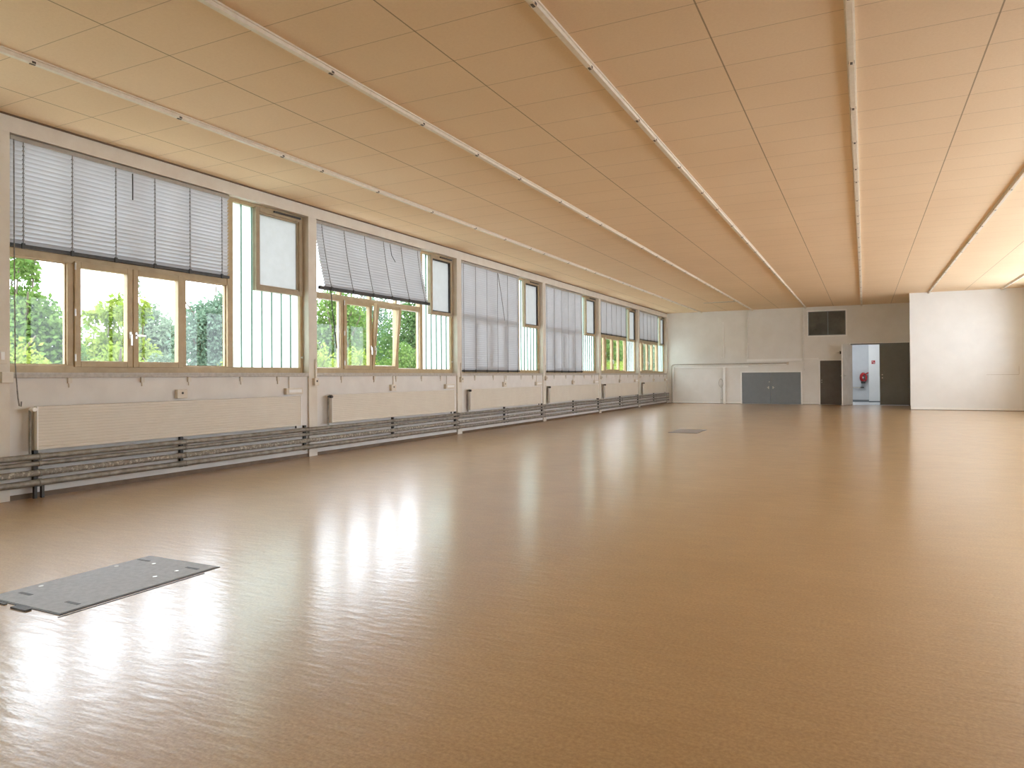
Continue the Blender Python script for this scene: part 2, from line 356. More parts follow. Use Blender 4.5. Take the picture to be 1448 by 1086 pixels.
# ------------------------------------------------------------------ windows on the left
SC = [1.0, 1.08, 1.05, 1.05, 1.07, 1.05]
VENT = [2.99, 3.08, 3.01, 3.01, 3.07, 3.05]
GX = -W-.125
def window(k):
    kk = max(k, 0); s = SC[kk]; y = yk(k); e = ye(k); L = e - y
    w = sempty('window_%d' % (k+1 if k >= 0 else 6-k), 'bronze framed window of the left wall, bay %s from the camera' % ['one','two','three','four','five','six'][k] if k >= 0 else None, 'window', (-W-.08, y, 1.13))
    R = lambda v: y + v*s
    # frame
    f = MB(); xa, xb = -W-.16, RECX
    zt = 3.352; z0 = 1.165; cr = 2.545*s     # cr: left edge of the mullion beside the channel glass
    f.box(xa, xb, y, y+.045, z0, zt); f.box(xa, xb, e-.05, e, z0, zt)
    f.box(xa, xb, y+.045, e-.05, z0, 1.238); f.box(xa, xb, y+.045, e-.05, 3.305, zt)
    f.box(xa, xb+.012, y+cr, y+cr+.085, 1.238, 3.305)
    f.box(xa, xb, y+.045, y+cr, 2.25, 2.335)
    for a, b in ((.585,.645),(1.90,1.955)): f.box(xa, xb, R(a), R(b), 1.238, 2.25)
    for a, b in ((.60,.64),(1.265,1.315),(1.91,1.95)): f.box(xa, xb-.02, R(a), R(b), 2.335, 3.305)
    f.build('frame', M_frame, w, bevel=.004)
    # fixed panes
    for a, b in ((y+.045, R(.585)), (R(1.955), y+cr)):
        MB().box(GX, GX+.006, a, b, 1.238, 2.25).build('glass_pane', M_glass, w)
        MB().frame(GX+.006, GX+.02, a, b, 1.238, 2.25, .012).build('glazing_bead', M_white if k == 1 else M_frame, w)
    MB().box(GX, GX+.006, y+.045, y+cr, 2.335, 3.305).build('upper_pane', M_glass, w)
    # two opening sashes
    for i, (a, b) in enumerate(((.648, 1.272), (1.278, 1.898))):
        a, b = R(a), R(b); M = None
        if k == 1 and i == 1:    # tilted inwards at the top
            c = Vector((RECX, 0, 1.25)); M = Matrix.Translation(c) @ Matrix.Rotation(math.radians(5.5), 4, 'Y') @ Matrix.Translation(-c)
        sb = MB().frame(RECX-.05, RECX+.018, a, b, 1.222, 2.275, .062, M=M)
        so = sb.build('sash', M_frame, w, bevel=.005)
        MB().box(RECX-.03, RECX-.024, a+.06, b-.06, 1.28, 2.215, M=M).build('sash_pane', M_glass, so)
        hy = b-.03 if i == 0 else a+.03
        h = MB().box(RECX+.018, RECX+.026, hy-.012, hy+.012, 1.53, 1.60, M=M)
        h.box(RECX+.026, RECX+.045, hy-.008, hy+.008, 1.556, 1.574, M=M)
        h.box(RECX+.038, RECX+.05, hy-.008, hy+.10 if i and k == 0 else hy+.008, 1.455 if not (i and k == 0) else 1.556, 1.574, M=M)
        h.build('handle', M_metal, so, bevel=.002)
        if i == 0:
            for z in (1.28, 1.73, 2.19): MB().tube([(RECX+.02, a+.004, z), (RECX+.02, a+.004, z+.07)], .008, 8).build('hinge', M_metal, so)
    # channel glass (translucent U-profiles)
    va = y + VENT[kk]; vb = e-.03
    c0 = y+cr+.085; c1 = e-.05
    cg = MB(); pitch = .172
    cg.box(GX-.004, GX+.003, c0, va, 1.238, 3.305); cg.box(GX-.004, GX+.003, va, c1, 1.238, 2.26)
    q = c0 + .165
    while q < c1 - .02:
        top = 3.305 if q < va-.01 else 2.26
        cg.box(GX+.003, GX+.030, q-.0035, q+.0035, 1.238, top, 1)
        q += pitch
    cg.build('channel_glass', [M_channel, M_rib], w)
    # hopper vent
    vf = MB().frame(RECX-.05, RECX+.03, va, vb, 2.235, 3.318, .062)
    vo = vf.build('vent_sash', M_dframe, w, bevel=.005)
    MB().frame(RECX-.045, RECX+.012, va+.06, vb-.06, 2.295, 3.258, .02).build('gasket', M_dark if k else M_dframe, vo)
    MB().box(RECX-.03, RECX-.02, va+.06, vb-.06, 2.295, 3.258).build('vent_pane', M_ventglass, vo)
    MB().box(RECX+.03, RECX+.05, va+.3, vb-.05, 3.295, 3.318).build('closer_arm', M_dark, vo)
    MB().tube([(RECX+.0, e-.025, 1.38), (RECX+.02, e-.025, 1.38)], .014, 8).build('catch', M_metal, w)
    # sill
    MB().box(-W-.16, -W+.028, y-.0, e, 1.13, 1.165).box(-W+.012, -W+.03, y, e, 1.115, 1.132).build('window_sill', M_sill, w, bevel=.003)
    for i, q in enumerate((.55, 1.33, 1.92, 2.68, 3.3)):
        if y+q > e-.1: continue
        MB().box(-W, -W+.02, y+q-.02, y+q+.02, 1.06, 1.115).box(-W, -W+.012, y+q-.006, y+q+.006, 1.02, 1.06).build('sill_bracket', M_beam, w)
    return w
for k in KS: window(k)

# ------------------------------------------------------------------ venetian blinds
ORD = ['first', 'second', 'third', 'fourth', 'fifth', 'sixth']
BX = -W-.028
def blind(k, y1rel, zb, dz_end=0, dx=0., dy=0., label='', tilt=58):
    y = yk(k); a, b = y+.02, y+y1rel; zt = 3.30
    t = thing('venetian_blind', label, 'blind', (BX, a, zt), 'venetian blinds in the left windows')
    MB().box(BX-.03, BX+.028, a, b, zt, zt+.042).build('headrail', M_slat_rail, t, bevel=.003)
    H = zt - zb; ns = int(round(H/.0405)); sl = MB(); th = math.radians(tilt); rnd = random.Random(k)
    for i in range(ns):
        f = (i+.5)/ns; zc = zt - H*f
        ox, oy = dx*f**1.5, dy*f
        d = Vector((math.cos(th), 0, math.sin(th)))*.0245      # half width: room edge up
        nrm = Vector((-d.z, 0, d.x)).normalized()
        jit = rnd.uniform(-.0015, .0015)
        prof = [-1, -.4, .4, 1]; bow = [0, .0035, .0035, 0]
        vs = []
        nseg = 6
        for j in range(nseg+1):
            yy = a + (b-a)*j/nseg + oy; sag = dz_end*f*(j/nseg) + jit
            for q, w_ in zip(prof, bow): vs.append(Vector((BX+ox, yy, zc+sag)) + d*q + nrm*w_)
        fs = []
        for j in range(nseg):
            for q in range(3): fs.append((j*4+q, j*4+q+1, (j+1)*4+q+1, (j+1)*4+q))
        sl.add(vs, fs, 0, True)
    sl.build('slats', M_slat, t)
    zr = zb-.012
    br = MB(); xr = BX+dx
    br.add([(xr+sx, yy+dy, zr+zz+ez) for yy, ez in ((a-.01-(dy+.02 if dy else 0), 0), (b+.005+(.02 if dy else 0), dz_end)) for sx in (-.024,.024) for zz in ((-.02,.014) if not dy else (-.034,.016))],
           [(0,1,3,2),(4,6,7,5),(0,4,5,1),(2,3,7,6),(0,2,6,4),(1,5,7,3)])
    bo = br.build('bottom_rail', M_dark, t, bevel=.003)
    nc = 6
    for i in range(nc):
        f = .045 + .91*i/(nc-1); yc = a + (b-a)*f
        c = MB(); pts = []
        for j in range(9):
            g = j/8; pts.append((BX+.027+dx*g**1.5, yc+dy*g, zt-(zt-zb+.02)*g + dz_end*f*g))
        c.tube(pts, .0042, 5)
        if H < 1.5:
            for j in range(1, ns):
                g = j/ns
                c.box(BX+.022+dx*g**1.5, BX+.03+dx*g**1.5, yc+dy*g-.010, yc+dy*g+.010, zt-H*g-.003+dz_end*f*g, zt-H*g+.005+dz_end*f*g)
        c.build('ladder_cord', M_cord, t)
        MB().box(xr+.02, xr+.034, yc+dy-.014, yc+dy+.014, zr-.03+dz_end*f, zr+.022+dz_end*f).build('cord_clip', M_dark, bo)
    return t, a, b
M_slat_rail = paint('blind_headrail', (.36,.33,.29,1), (.42,.39,.34,1), 12, .45)
t, a, b = blind(0, 2.515, 2.352, .0, label='grey slatted blind half lowered over the nearest window at the left edge', tilt=53)
pc = MB().tube([(BX+.045, a+.02, 3.3), (BX+.05, a+.02, 2.3), (BX+.055, a+.025, 1.25), (-W+.05, a+.03, 1.0)], .005, 6)
pc.tube([(-W+.05, a+.03, 1.0), (-W+.055, a+.033, .93), (-W+.055, a+.045, .86), (-W+.055, a+.06, .855), (-W+.055, a+.062, .90)], .006, 6)
pc.build('crank_rod', M_cord, t)
MB().tube([(BX+.04, a+1.2, 3.28), (BX+.042, a+1.2, 3.0)], .006, 6).build('tilt_chain', M_dark, t)
t, a, b = blind(1, 2.70, 2.395, .01, .11, .085, label='skewed slatted blind swung loose above the window with the tilted sash')
MB().tube([(BX+.15, a+.16, 2.39), (BX+.13, a+.22, 2.1), (BX+.10, a+.30, 1.8), (BX+.09, a+.36, 1.52)], .008, 6).build('pull_cord', M_dark, t)
MB().tube([(BX+.035, a+1.75, 3.28), (BX+.05, a+1.77, 3.1), (BX+.06, a+1.86, 3.0)], .006, 6).build('tilt_chain', M_dark, t)
t, a, b = blind(2, 2.63, 1.225, label='nearer of the two blinds lowered all the way to the sill')
MB().tube([(BX+.035, a+1.55, 3.28), (BX+.05, a+1.65, 2.9), (BX+.05, a+1.83, 2.3)], .007, 6).build('pull_cord', M_cord, t)
blind(3, 2.63, 1.225, label='farther of the two blinds lowered all the way to the sill')
blind(4, 2.66, 2.36, label='half lowered slatted blind above the fifth window, green trees showing below it')
blind(5, 2.60, 2.36, label='half lowered slatted blind of the farthest window, next to the end wall')

# ------------------------------------------------------------------ radiators
RAD = [(.20,3.62),(.23,3.62),(.20,3.56),(.05,3.58),(.12,3.47),(.20,3.28)]
RL = ['long cream radiator with a white valve under the nearest window',
      'cream radiator under the second window, below the tilted sash',
      'cream radiator under the third window, below the nearer fully lowered blind',
      'cream radiator under the fourth window, below the farther fully lowered blind',
      'cream radiator under the fifth window, second from the end wall',
      'smallest looking cream radiator, last one before the end wall']
for k in range(6):
    a, b = yk(k)+RAD[k][0], yk(k)+RAD[k][1]; z0, z1 = .45, .85; xf, xb = -W+.105, -W+.035
    t = thing('radiator', RL[k], 'radiator', (-W+.07, (a+b)/2, z0), 'cream radiators under the windows')
    pm = MB(); ng = 14; prof = [(xb, z0), (xf, z0)]
    for i in range(ng):
        za = z0 + (z1-z0)*i/ng; zb_ = z0 + (z1-z0)*(i+1)/ng
        prof += [(xf, za+.003), (xf, zb_-.004), (xf-.003, zb_-.002)]
    prof += [(xf, z1), (xb, z1)]
    n_ = len(prof); vs = [(x, yy, z) for yy in (a, b) for x, z in prof]
    fs = [(i, (i+1) % n_, n_+(i+1) % n_, n_+i) for i in range(n_)] + [tuple(range(n_-1,-1,-1)), tuple(range(n_, 2*n_))]
    pm.add(vs, fs); pm.build('panel', M_rad, t)
    MB().box(xf-.03, xf+.004, a-.012, a, z0-.003, z1+.003).build('end_cap', M_white, t)
    MB().box(xf-.03, xf+.004, b, b+.012, z0-.003, z1+.003).build('end_cap', M_white, t)
    v = MB().tube([(-W+.075, a-.012, .825), (-W+.075, a-.06, .825)], .014, 8)
    v.tube([(-W+.075, a-.055, .825), (-W+.075, a-.055, .416)], .011, 8)
    v.build('supply_pipe', M_pipe, t)
    MB().tube([(-W+.075, a-.055, .825), (-W+.10, a-.055, .825), (-W+.105, a-.055, .825), (-W+.15, a-.055, .825)], [.013,.013,.022,.02], 10).build('valve_knob', M_white if k == 0 else M_dark, t)
    for q in (.12, .5, .88): MB().box(-W, -W+.04, a+(b-a)*q-.015, a+(b-a)*q+.015, .50, .80).build('mounting_hook', M_white, t)
    MB().tube([(-W+.07, b-.06, z0+.002), (-W+.07, b-.06, .416)], .012, 8).build('return_pipe', M_dark, t)

# ------------------------------------------------------------------ heating pipes
PZ = [(.386,.027,M_pipe,'topmost of the four long grey heating pipes, just under the radiators'),
      (.322,.022,M_pipe,'second from top of the four long grey heating pipes along the window wall'),
      (.236,.029,M_pipe_w,'third from top of the long heating pipes, with flaking pale paint'),
      (.146,.031,M_pipe,'lowest and nearest to the floor of the four long grey heating pipes')]
PX = -W+.095
for z, r, m_, lb in PZ:
    pts = [(PX, y_, z) for y_ in (FY+.05, 3, 8, 14, 20, 26, B-.12)]
    o = MB().tube(pts, r, 14).build('heating_pipe', m_); tag(o, lb, 'pipe', 'heating pipes along the window wall')
    o['group'] = 'heating pipes along the window wall'
def bracket(y, lb, legs=False):
    t = thing('pipe_bracket', lb, 'bracket', (-W+.03, y, .25 if not legs else 0), 'pipe brackets on the window wall')
    m_ = MB().box(-W, -W+.034, y-.02, y+.02, .10, .44)
    m_.build('wall_mount', M_dark, t)
    for z, r, _, _ in PZ:
        pts = [(PX+math.cos(q)*(r+.006), y, z+math.sin(q)*(r+.006)) for q in [PI*2*i/14 for i in range(15)]]
        rg = MB(); n_ = len(pts)
        vs = [(x, y+dy, zz) for (x, _, zz) in pts for dy in (-.014, .014)]
        vs += [(PX+(x-PX)*(r+.001)/(r+.006), y+dy, z+(zz-z)*(r+.001)/(r+.006)) for (x, _, zz) in pts for dy in (-.014, .014)]
        o_ = 2*n_
        fs = []
        for i in range(n_-1):
            fs += [(2*i, 2*i+1, 2*i+3, 2*i+2), (o_+2*i, o_+2*i+2, o_+2*i+3, o_+2*i+1), (2*i, 2*i+2, o_+2*i+2, o_+2*i), (2*i+1, o_+2*i+1, o_+2*i+3, 2*i+3)]
        rg.add(vs, fs); rg.box(-W+.03, PX-r-.003, y-.008, y+.008, z-.008, z+.008)
        rg.build('pipe_ring', M_pipe, t)
    if legs:
        for q in (-.045, .02): MB().box(-W+.06, -W+.09, y+q, y+q+.025, 0, .115).build('foot', M_dark, t)
bracket(yk(0)+.22, 'dark pipe bracket standing on the floor on two short feet at far left', True)
for k in range(6):
    bracket(yk(k)+1.80, 'dark pipe bracket halfway along the %s radiator from the left' % ORD[k])
for k in range(1, 6):
    bracket(yk(k)-.25, 'dark pipe bracket under the far right end of the %s radiator from the left' % ORD[k-1])

# ------------------------------------------------------------------ small electrical boxes on the window wall
def socket_box(y, z, w, h, lb, x=-W, d=.05, conduit=None, m_=None, holes=1, grp='cream socket boxes above the radiators'):
    t = thing('socket_box', lb, 'socket', (x, y, z), grp)
    MB().box(x, x+d, y-w/2, y+w/2, z-h/2, z+h/2).build('housing', m_ or M_cream, t, bevel=.005)
    for i in range(holes):
        yy = y + (i-(holes-1)/2)*w/holes
        MB().tube([(x+d-.002, yy, z+.01), (x+d+.003, yy, z+.01)], .014, 10).build('outlet', M_dark, t)
    if conduit: MB().tube([(x+.012, y+conduit[0], z+h/2), (x+.012, y+conduit[0], conduit[1])], .009, 8).build('conduit', M_beam, t)
for k in range(6):
    socket_box(yk(k)+1.80, .925, .13, .10, 'small cream socket box above the middle of the %s radiator from the left' % ORD[k], conduit=(.03, 1.115) if k else None)
    o = thing('socket_strip', 'low cream socket strip above the far end of the %s radiator from the left' % ORD[k], 'socket', (-W, yk(k)+3.55, .92), 'cream socket strips beside the columns')
    yy = min(yk(k)+3.60, ye(k)-.13)
    MB().box(-W, -W+.055, yy-.19, yy+.12, .875, .96).build('housing', M_cream, o, bevel=.005)
    MB().box(-W+.055, -W+.06, yy-.15, yy+.09, .90, .94).build('cover', M_white, o)
    MB().tube([(-W+.012, yy-.10, .96), (-W+.012, yy-.10, 1.115)], .007, 6).build('conduit', M_beam, o)
for k in range(1, 6):
    socket_box(yk(k)-.06, 1.04, .085, .10, 'cream junction box with a cable on the %s column, counted from the left edge' % ['','second','third','fourth','fifth','sixth'][k], x=-W+.03, conduit=(.01, 1.36), grp='junction boxes on the columns')
socket_box(yk(0)-.045, 1.12, .10, .10, 'cream junction box on the column at the far left edge', x=-W+.03, holes=0, grp='junction boxes on the columns')
t = thing('light_switch', 'cream double switch plate on the column at the left edge', 'switch', (-W+.03, yk(0)-.075, 1.32))
MB().box(-W+.03, -W+.042, yk(0)-.15, yk(0)-.03, 1.24, 1.40).build('plate', M_cream, t, bevel=.004)
MB().box(-W+.042, -W+.05, yk(0)-.085, yk(0)-.055, 1.28, 1.35).build('rocker', M_white, t)
MB().box(-W+.042, -W+.05, yk(0)-.125, yk(0)-.095, 1.28, 1.35).build('rocker', M_white, t)

# ------------------------------------------------------------------ ceiling rails
RLAB = ['cream ceiling rail nearest the window wall', 'second cream ceiling rail from the window wall', 'third cream ceiling rail from the window wall',
        'cream ceiling rail running to the end wall above the small vent window and doors', 'cream ceiling rail ending at the forward blank wall, left of the pair', 'cream ceiling rail at the far right edge, ending at the forward blank wall']
clip0 = None
for i, x in enumerate(RAILS):
    y1 = B-.002 if i < 4 else PY-.002
    t = thing('ceiling_rail', RLAB[i], 'rail', (x, FY, CEIL), 'cream rails on the ceiling')
    m_ = MB().box(x-.032, x+.032, FY+.01, y1, CEIL-.012, CEIL).box(x-.020, x+.020, FY+.01, y1, CEIL-.04, CEIL-.012)
    m_.build('strip', M_tile_rail, t)
    rnd = random.Random(10+i); yy = 2.6+rnd.random()
    while yy < y1-.3:
        if clip0 is None:
            m_ = MB().box(-.009, .009, -.02, .02, -.004, .001).box(-.022, -.019, -.014, .014, 0, .016).box(.019, .022, -.014, .014, 0, .016)
            c = m_.build('clip', M_clip); clip0 = c
        else:
            c = clip0.copy(); COL.objects.link(c)
        c.parent = t; c.location = (0, yy-FY, -.04)
        yy += rnd.choice((.62, 1.05, 1.05, 1.28))
def slot(x0, x1, y, lb):
    t = thing('ceiling_slot', lb, 'vent', ((x0+x1)/2, y, CEIL))
    MB().box(x0, x1, y-.06, y+.06, CEIL-.012, CEIL).build('cover', M_clip, t)
    MB().box(x0-.02, x1+.02, y-.08, y-.06, CEIL-.015, CEIL).box(x0-.02, x1+.02, y+.06, y+.08, CEIL-.015, CEIL).build('lip', M_tile_rail, t)
slot(-4.80, -3.80, 24.2, 'narrow dark slot in the ceiling near the window side end')

# ------------------------------------------------------------------ floor hatches
def hatch(x0, x1, y0, y1, lb, detail):
    t = thing('floor_hatch', lb, 'hatch', ((x0+x1)/2, (y0+y1)/2, 0), 'grey hatches in the floor')
    MB().box(x0, x1, y0, y1, 0, .006).build('plate', M_hatch, t, bevel=.002)
    MB().box(x0-.011, x0, y0-.011, y1+.011, 0, .003).box(x1, x1+.011, y0-.011, y1+.011, 0, .003).box(x0, x1, y0-.011, y0, 0, .003).box(x0, x1, y1, y1+.011, 0, .003).build('rim', M_hatch_e, t)
    if detail:
        MB().box(x1+.030, x1+.037, y0-.03, y1-.12, 0, .002).build('seal_strip', M_hatch_e, t)
        for (cx, cy) in ((x0+.07, y1-.09), (x1-.10, y1-.09), (x0+.12, y0+.11), (x1-.10, y0+.12)):
            MB().box(cx-.05, cx+.05, cy-.010, cy+.010, .006, .0072).build('lifting_slot', M_hatch_e, t)
        for (cx, cy) in ((x0+.2, y1-.12), (x1-.14, y1-.3), (x0+.06, y0+.22), (x1-.13, y1-.17), (x0+.05, (y0+y1)/2+.2)):
            MB().tube([(cx, cy, .005), (cx, cy, .0085)], .012, 10).build('bolt', M_metal, t)
        MB().box(x0+.28, x0+.40, y0-.05, y0-.02, 0, .008).box(x0+.08, x0+.2, y0-.035, y0-.02, 0, .006).build('hinge_tab', M_hatch_e, t)
hatch(-3.97, -3.38, 2.04, 2.94, 'large grey steel floor hatch in the left foreground', True)
hatch(-3.36, -2.83, 13.48, 14.38, 'small looking grey floor hatch far away in the middle of the hall', False)

# ------------------------------------------------------------------ end wall fittings
Z = B
# low double door
d = sempty('door_1', 'low slate grey double door in the end wall', 'door', (-3.08, B, 0))
MB().framexz(B-.05, B, -4.16, -2.02, 0, 1.215, .045, bottom=False).build('frame', M_white, d, bevel=.004)
for a, b, hx in ((-4.115, -3.097, -3.17), (-3.089, -2.065, -3.02)):
    lf = MB().box(a, b, B-.035, B, .012, 1.168).build('leaf', M_greydoor, d, bevel=.004)
    MB().box(hx-.012, hx+.012, B-.043, B-.035, .56, .66).box(hx-.05 if hx < -3.1 else hx-.01, hx+.01 if hx < -3.1 else hx+.05, B-.075, B-.055, .60, .625).box(hx-.008, hx+.008, B-.07, B-.04, .60, .625).build('handle', M_metal, lf)
    if hx < -3.1: MB().tube([(hx+.025, B-.045, .82), (hx+.025, B-.035, .82)], .018, 10).build('lock', M_metal, lf)
# small dark door
d = sempty('door_2', 'low dark umber door beside the open doorway', 'door', (-1.06, B, 0))
MB().framexz(B-.05, B, -1.465, -.66, 0, 1.62, .045, bottom=False).build('frame', M_white, d, bevel=.004)
lf = MB().box(-1.42, -.705, B-.04, B, .012, 1.573).build('leaf', M_browndoor, d, bevel=.004)
for z in (.88, .80): MB().tube([(-1.37, B-.05, z), (-1.37, B-.04, z)], .014, 8).build('lock', M_metal, lf)
# double door, left leaf open
d = sempty('door_3', 'double door with a white leaf standing open and a charcoal leaf shut', 'door', (.48, B, 0))
MB().framexz(B-.03, B+.12, OX0, OX1, 0, OZ, .035, bottom=False).build('frame', M_blackdoor, d)
MB().framexz(B-.02, B, OX0-.03, OX1+.008, 0, OZ+.03, .03, bottom=False).build('architrave', M_white, d)
lf = MB().box(.475, 1.35, B-.01, B+.04, .012, OZ-.035).build('closed_leaf', M_blackdoor, d, bevel=.004)
for z in (1.06, .95): MB().tube([(.555, B-.022, z), (.555, B-.01, z)], .022, 10).build('lock', M_metal, lf)
th = math.radians(-19.6-90)
hx, hy = -.395, B-.03
Md = Matrix.Translation((hx, hy, 0)) @ Matrix.Rotation(th, 4, 'Z')
ol = MB().box(.0, .87, -.022, .022, .014, OZ-.04, M=Md).build('open_leaf', M_leafw, d, bevel=.004)
MB().box(.78, .80, .022, .06, 1.02, 1.045, M=Md).box(.70, .80, .05, .07, 1.02, 1.045, M=Md).box(.77, .81, .022, .03, .9, 1.1, M=Md).build('handle', M_metal, ol)
MB().box(.78, .80, -.06, -.022, 1.02, 1.045, M=Md).box(.70, .80, -.07, -.05, 1.02, 1.045, M=Md).box(.77, .81, -.03, -.022, .9, 1.1, M=Md).build('handle', M_metal, ol)
# high vent window
d = sempty('window_9', 'high dark two-pane vent window in the end wall', 'window', (-1.19, B, 2.47))
MB().framexz(B-.05, B, -1.845, -.53, 2.435, 3.385, .045).build('frame', M_white, d, bevel=.004)
MB().framexz(B-.035, B-.002, -1.80, -.575, 2.48, 3.34, .02).box(-1.165, -1.135, B-.036, B-.002, 2.5, 3.32).build('sash_bars', M_greydoor, d)
for a, b in ((-1.78, -1.165), (-1.135, -.595)): MB().box(a, b, B-.02, B-.004, 2.5, 3.32).build('pane', M_ventpane, d)

def wall_run(name, lb, cat, build, m_, grp=None):
    o = build.build(name, m_); tag(o, lb, cat, grp); return o
wall_run('conduit', 'white conduit from ceiling to trunking, above the left edge of the grey double door', 'conduit', MB().box(-3.925, -3.885, B-.06, B, 1.67, CEIL).box(-3.95, -3.86, B-.07, B, 1.80, 1.87), M_cond, 'vertical conduits on the end wall')
wall_run('conduit', 'white vertical conduit just left of the high vent window', 'conduit', MB().box(-2.0, -1.955, B-.06, B, 1.245, CEIL).box(-2.02, -1.935, B-.075, B, 1.225, 1.28), M_cond, 'vertical conduits on the end wall')
wall_run('conduit', 'thin white conduit on the end wall above the hose, not reaching the ceiling', 'conduit', MB().box(-4.80, -4.775, B-.02, B, 1.73, 3.1).box(-4.86, -4.83, B-.03, B, 1.73, 1.77), M_white, 'vertical conduits on the end wall')
wall_run('cable_trunking', 'white trunking running above the grey double door', 'trunking', MB().box(-3.93, -2.002, B-.07, B, 1.575, 1.665).box(-1.953, -1.50, B-.02, B, 1.63, 1.66).box(-1.50, -1.47, B-.03, B, 1.60, 1.69), M_white, 'trunking on the end wall')
wall_run('cable_trunking', 'lower white trunking left of the grey double door', 'trunking', MB().box(-6.62, -3.88, B-.05, B, 1.368, 1.42), M_white, 'trunking on the end wall')
def elbow_pipe(xv, zh, x1, y):
    pts = [(xv, y, .01), (xv, y, zh-.10)]
    for i in range(1, 6):
        q = PI/2*i/5; pts.append((xv+.10-.10*math.cos(q), y, zh-.10+.10*math.sin(q)))
    pts.append((x1, y, zh)); return pts
t = thing('wall_pipe', 'outer grey pipe bending up from the floor corner and along the end wall', 'pipe', (-6.75, B-.07, 0), 'bent pipes on the end wall')
MB().tube(elbow_pipe(-6.75, 1.505, -2.53, B-.07), .019, 10).build('pipe_run', M_sill, t)
MB().tube([(-2.53, B-.07, 1.495), (-2.47, B-.07, 1.495)], .045, 12).build('end_fitting', M_cream, t)
wall_run('wall_pipe', 'inner white pipe bending up beside the corner, running just under the grey one', 'pipe', MB().tube(elbow_pipe(-6.685, 1.455, -2.54, B-.07), .016, 10), M_white, 'bent pipes on the end wall')
t = thing('pipe_casing', 'white boxed riser standing on the floor left of the grey double door', 'casing', (-4.76, B, 0))
MB().box(-4.79, -4.72, B-.09, B, 0, 1.365).build('post', M_white, t, bevel=.004)

t = thing('water_tap', 'grey tap with twin pipes and a looped hose beside the white riser', 'tap', (-4.85, B, 0))
for x in (-4.89, -4.83): MB().tube([(x, B-.05, .01), (x, B-.05, .70)], .012, 8).build('riser', M_metal, t)
lp = [(-4.88+.07*math.cos(q), B-.06, .78+.16*math.sin(q)) for q in [2*PI*i/20 for i in range(21)]]
MB().tube(lp, .011, 8).build('hose_loop', M_sill, t)
MB().tube([(-4.94, B-.05, .70), (-4.80, B-.05, .70)], .018, 8).build('valve_body', M_metal, t)
MB().box(-4.91, -4.812, B-.065, B-.04, .12, .17).build('clamp', M_metal, t)
t = thing('alarm_sounder', 'small dark fitting on the wall above the low umber door', 'sounder', (-.745, B, 1.84))
MB().box(-.78, -.72, B-.06, B, 1.80, 1.90).build('body', M_dark, t, bevel=.006)
MB().box(-.835, -.815, B-.02, B, 1.835, 1.855).build('button', M_dark, t)
t = thing('wall_conduit', 'thin grey cable line low on the forward right wall', 'cable', (3.55, PY, 1.04))
MB().tube([(3.16, PY-.004, 1.045), (3.93, PY-.004, 1.045), (3.94, PY-.004, 1.05), (3.94, PY-.004, 1.28)], .004, 6).build('cable', M_sill, t)
# corridor contents
Yc = CY1
t = thing('fire_hose', 'coiled red fire hose hanging on the corridor wall, seen through the doorway', 'hose', (-.03, Yc, .95))
for i in range(4):
    q0 = i*.4
    pts = [(-.04 + (.105-.008*i)*math.cos(q)+.01*i, Yc-.05-.035*i, .95 + (.17-.012*i)*math.sin(q)) for q in [2*PI*j/20 for j in range(21)]]
    MB().tube(pts, .024, 8).build('coil', M_red, t)
MB().tube([(.02, Yc-.10, 1.06), (.10, Yc-.10, 1.12), (.14, Yc-.08, 1.13)], [.02,.024,.02], 8).build('nozzle', M_red, t)
MB().box(-.12, .03, Yc-.18, Yc-.05, .72, .80).build('cradle', M_dark, t, bevel=.01)
MB().tube([(-.05, Yc-.17, .95), (-.05, Yc, .95)], .03, 10).build('reel_mount', M_signw, t)
t = thing('fire_sign', 'small red and white fire equipment sign on the corridor pier', 'sign', (.31, Yc-.35, 1.53))
MB().box(.25, .37, Yc-.356, Yc-.35, 1.47, 1.60).build('plate', M_red, t)
MB().box(.305, .313, Yc-.358, Yc-.356, 1.48, 1.59).box(.26, .36, Yc-.358, Yc-.356, 1.53, 1.536).box(.27, .29, Yc-.358, Yc-.356, 1.55, 1.58).box(.33, .35, Yc-.358, Yc-.356, 1.49, 1.52).build('pictogram', M_signw, t)
t = thing('handrail', 'grey rail with a dark end on the corridor wall below the fire hose', 'rail', (-.5, Yc, .56))
MB().tube([(-1.2, Yc-.05, .56), (-.12, Yc-.05, .56)], .022, 10).build('bar', M_sill, t)
MB().tube([(-.14, Yc-.05, .56), (-.02, Yc-.05, .56)], .028, 10).build('end_cap', M_dark, t)
MB().box(-.9, -.87, Yc-.05, Yc, .545, .575).box(-.3, -.27, Yc-.05, Yc, .545, .575).build('holder', M_sill, t)
t = thing('added_corridor_lamp', 'unseen white lamp added to light the corridor', 'lamp', (-.2, B+1.6, 2.7))  # no lamp is seen here; added to brighten the corridor
MB().box(-.8, .4, B+1.45, B+1.75, 2.64, 2.7).build('housing', M_white, t)
MB().box(-.75, .35, B+1.5, B+1.7, 2.62, 2.64).build('diffuser', mat_emit('added_lamp_glow', (.93,.97,1,1), 22), t)

